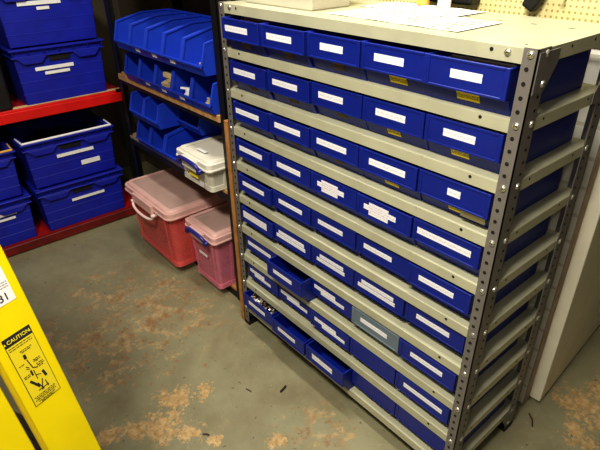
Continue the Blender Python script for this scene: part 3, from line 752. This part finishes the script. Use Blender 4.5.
# local frame: x = -dw (towards the left rail), y = nn (away), z = up along rail
F = Vector((.69252, -.66435, 0))
yv = sv.cross(-dw); my = 1 if yv.dot(nn) > 0 else -1
R3 = Matrix(((-dw.x, yv.x, sv.x), (-dw.y, yv.y, sv.y), (-dw.z, yv.z, sv.z)))
lad = thing('step_ladder', 'yellow steel step ladder leaning at the lower left with caution sticker', 'ladder', F)
lad.rotation_mode = 'QUATERNION'; lad.rotation_quaternion = R3.to_quaternion()
def ly(a, c): return tuple(sorted((a * my, c * my)))
def rail(x0, x1, ya, yb, z0, z1, name):
    m = MB(); t = .003; flip = ya > 0.05
    y0, y1 = ly(ya, yb)
    web = ly(ya, ya + t) if not flip else ly(yb - t, yb)
    m.box(x0, x1, web[0], web[1], z0, z1); m.box(x0, x0 + t, y0, y1, z0, z1); m.box(x1 - t, x1, y0, y1, z0, z1)
    o = m.build(name, M['yellow'], lad, bevel=.0025, seg=2)
    f = MB(); f.box(x0 - .002, x1 + .002, y0 - .001 , y1 + .001, z0 - .012, z0 + .05); f.build('rubber_foot', M['blackp'], o)
for ya in (0, .36):
    rail(0, .077, ya, ya + .026, .030, 1.28, 'front_rail')
    rail(.092, .150, ya, ya + .022, .045, 1.20, 'rear_rail')
for k in range(4):
    z = (.20, .47, .80, 1.07)[k]; y0, y1 = ly(.003, .383)
    m = MB(); m.box(.004, .073, y0, y1, z, z + .022)
    for q in range(5): m.box(.010 + q * .013, .013 + q * .013, y0, y1, z + .022, z + .0245)
    m.build('tread', M['blackp'], lad, bevel=.001)  # black so the gap between the rails stays dark, shade put into colour
y0, y1 = ly(-.002, .388); m = MB(); m.box(-.01, .155, y0, y1, 1.28, 1.31); m.build('top_cap', M['blackp'], lad, bevel=.004)
def lpoly(name, rects, y, mt, parent=lad, polys=()):
    m = MB(); a, c = ly(y - .0004, y)
    for (x0, x1, z0, z1) in rects: m.box(x0, x1, a, c, z0, z1)
    for p in polys: m.prism(p, 'y', a, c)
    return m.build(name, mt, parent)
M['stk_y'] = mat('yellow_sticker', (.80, .64, .02), .5, var=.02)
st = lpoly('caution_sticker', [(.0155, .0625, .648, .779)], 0, M['ink']); st['label'] = 'yellow and black caution sticker'
lpoly('sticker_face', [(.0165, .0615, .649, .763)], -.0004, M['stk_y'], st)
# the picture on the sticker: a small folding frame, arrows and hand symbols
def lseg(m, p, q, w, y):
    a, c = ly(y - .0003, y); p, q = Vector(p), Vector(q); d = (q - p).normalized(); n = Vector((-d.y, d.x)) * w / 2
    m.prism([tuple(p - n), tuple(q - n), tuple(q + n), tuple(p + n)], 'y', a, c)
# remember: local x grows to the viewer's left, so "u" from the sticker's left edge is x = .0625 - u
m = MB(); U = lambda u, v: (.0625 - u, .649 + v)
for (p, q, w) in ((( .020, .080), (.023, .062), .0016), ((.023, .062), (.030, .058), .0016), ((.018, .060), (.018, .050), .0030), ((.022, .058), (.022, .040), .0012), ((.022, .048), (.030, .044), .0012),
                  ((.010, .044), (.020, .026), .0040), ((.034, .048), (.036, .036), .0042), ((.019, .034), (.024, .018), .0015), ((.028, .036), (.021, .018), .0015), ((.031, .030), (.032, .018), .0015), ((.015, .021), (.034, .021), .0014),
                  ((.0195, .090), (.0195, .082), .0045), ((.014, .070), (.018, .066), .0012), ((.013, .066), (.018, .063), .0012), ((.030, .072), (.034, .068), .0010)):
    lseg(m, U(*p), U(*q), w, -.0008)
rr = random.Random(5)
for v, a, c in ((.111, .003, .042), (.107, .003, .042), (.098, .016, .036), (.095, .018, .034), (.073, .028, .040), (.070, .028, .040), (.076, .005, .014), (.055, .004, .016), (.052, .004, .014), (.064, .030, .042), (.061, .030, .042), (.058, .032, .040),
                (.0135, .004, .042), (.0105, .006, .040), (.0075, .004, .041), (.004, .008, .038), (.0015, .012, .034)):
    u = a
    while u < c:
        l = rr.uniform(.002, .006); lseg(m, U(u, v), U(min(u + l, c), v), .0011, -.0008); u += l + .0011
m.build('sticker_drawing', M['ink'], st)
def text(body, size, u_left, v, y, mt, name, parent, x_right_is):
    cu = bpy.data.curves.new(name, 'FONT'); cu.body = body; cu.size = size; cu.extrude = .0001; cu.offset = size * .012
    tmp = bpy.data.objects.new(name, cu); COL.objects.link(tmp); bpy.context.view_layer.update()
    me = bpy.data.meshes.new_from_object(tmp.evaluated_get(bpy.context.evaluated_depsgraph_get())); COL.objects.unlink(tmp); bpy.data.objects.remove(tmp)
    # text x -> -local x (viewer's right), text y -> local z
    for vtx in me.vertices:
        a, b_, c_ = vtx.co; vtx.co = (x_right_is - a, y * my - (.0001 + c_) * my, v + b_)
    me.materials.clear(); me.materials.append(mt); o = bpy.data.objects.new(name, me); COL.objects.link(o); o.parent = parent; return o
M['stk_txt'] = mat('yellow_print', (.85, .72, .05), .5, var=0)
text('CAUTION', .0086, 0, .7680, -.0004, M['stk_txt'], 'caution_word', st, .0570)
m = MB(); a, c = ly(-.0008, -.0004)
for x in (.0608, .0188): m.prism([(x - .0016, .7685), (x + .0016, .7685), (x, .7730)], 'y', a, c)
m.build('warning_triangles', M['stk_txt'], st)
s2 = lpoly('number_sticker', [(.0145, .072, .828, .905)], 0, M['paper']); s2['label'] = 'white sticker with number 31'
text('31', .0175, 0, .833, -.0004, M['ink'], 'number', s2, .0395)
text('.', .0175, 0, .833, -.0004, M['ink'], 'number', s2, .0455)
m = MB(); 
for v, a0, c0 in ((.861, .017, .062), (.857, .017, .062), (.853, .017, .062)):
    u = a0
    while u < c0: l = rr.uniform(.002, .005); lseg(m, (u, v), (min(u + l, c0), v), .0014, -.0004); u += l + .001
for k in range(4): lseg(m, (.030 + k * .004, .872), (.034 + k * .004, .880 + (k % 2) * .004), .001, -.0004)
m.build('small_print', mat('grey_print', (.35, .30, .30), .7), s2)
lpoly('rivet', [], 0, M['galv'])
bpy.data.objects.remove(bpy.data.objects['rivet'])

# ------------------------------------------------------------------ litter on the floor
def litter(name, label, cat, x, y, pts, r, mt):
    m = MB()
    for p, q in zip(pts[:-1], pts[1:]): m.cyl(p, q, r, 7)
    o = m.build(name, mt, loc=(x, y, r)); tag(o, label, cat)
litter('screw', 'dark screw lying on the floor in front of the rack', 'screw', .357, -.102, [(.005, -.014, 0), (.001, .002, 0), (-.003, .014, .001)], .0034, M['ink'])
litter('twig', 'thin dark splinter on the floor left of the dark screw', 'splinter', .285, -.188, [(-.008, -.004, 0), (.004, .0, 0), (.012, .001, 0)], .0018, M['dirtmetal'])
litter('wire_offcut', 'bent dark wire offcut on the floor by the rear rack foot', 'wire', .950, .390, [(-.018, .02, 0), (0, .004, 0), (.012, -.018, 0)], .0022, M['dirtmetal'])
litter('screw', 'short dark screw beside the largest worn floor patch', 'screw', .340, -.385, [(-.006, -.006, 0), (.003, .004, 0), (.010, .006, 0)], .0026, M['dirtmetal'])

# ------------------------------------------------------------------ light
def area(name, loc, sx, sy, power, col, target=None):
    l = bpy.data.lights.new(name, 'AREA'); l.shape = 'RECTANGLE'; l.size = sx; l.size_y = sy; l.energy = power; l.color = col
    o = bpy.data.objects.new(name, l); COL.objects.link(o); o.location = loc
    if target: o.rotation_euler = (Vector(target) - Vector(loc)).to_track_quat('-Z', 'Y').to_euler()
    return o
area('ceiling_light', (.93, -1.15, 2.38), .6, .2, 44, (1, .94, .79), (.80, .0, 0))
area('rack_top_fill', (.30, -.15, 2.44), .9, .15, 20, (1, .95, .80))  # extra light added overhead to brighten the rack top
area('hall_light', (1.6, 1.6, 2.42), 1.0, .3, 1.4, (1, .90, .68))
pl = bpy.data.lights.new('phone_lamp', 'POINT'); pl.energy = 4.5; pl.shadow_soft_size = .03; pl.color = (1, .97, .9)
po = bpy.data.objects.new('phone_lamp', pl); COL.objects.link(po); po.location = (1.28, -.86, 1.36)
w = bpy.data.worlds.new('world'); S.world = w; w.use_nodes = True
w.node_tree.nodes['Background'].inputs['Color'].default_value = (.5, .45, .38, 1); w.node_tree.nodes['Background'].inputs['Strength'].default_value = .15
S.view_settings.view_transform = 'Standard'; S.view_settings.look = 'Medium High Contrast'; S.view_settings.exposure = .2; S.view_settings.gamma = 1

# ------------------------------------------------------------------ camera
cam = bpy.data.cameras.new('camera'); co = bpy.data.objects.new('camera', cam); COL.objects.link(co)
r = Vector((.64889228, .76076341, -.01333586)); u = Vector((-.37261832, .33300807, .8661762)); f = Vector((-.66339611, .55708587, -.49956075))
co.matrix_world = Matrix(((r.x, u.x, -f.x, 1.29373), (r.y, u.y, -f.y, -.80515), (r.z, u.z, -f.z, .15019 + SL), (0, 0, 0, 1)))
cam.sensor_width = 36; cam.sensor_fit = 'HORIZONTAL'; cam.lens = 506.885 / 600 * 36; cam.clip_start = .02
S.camera = co
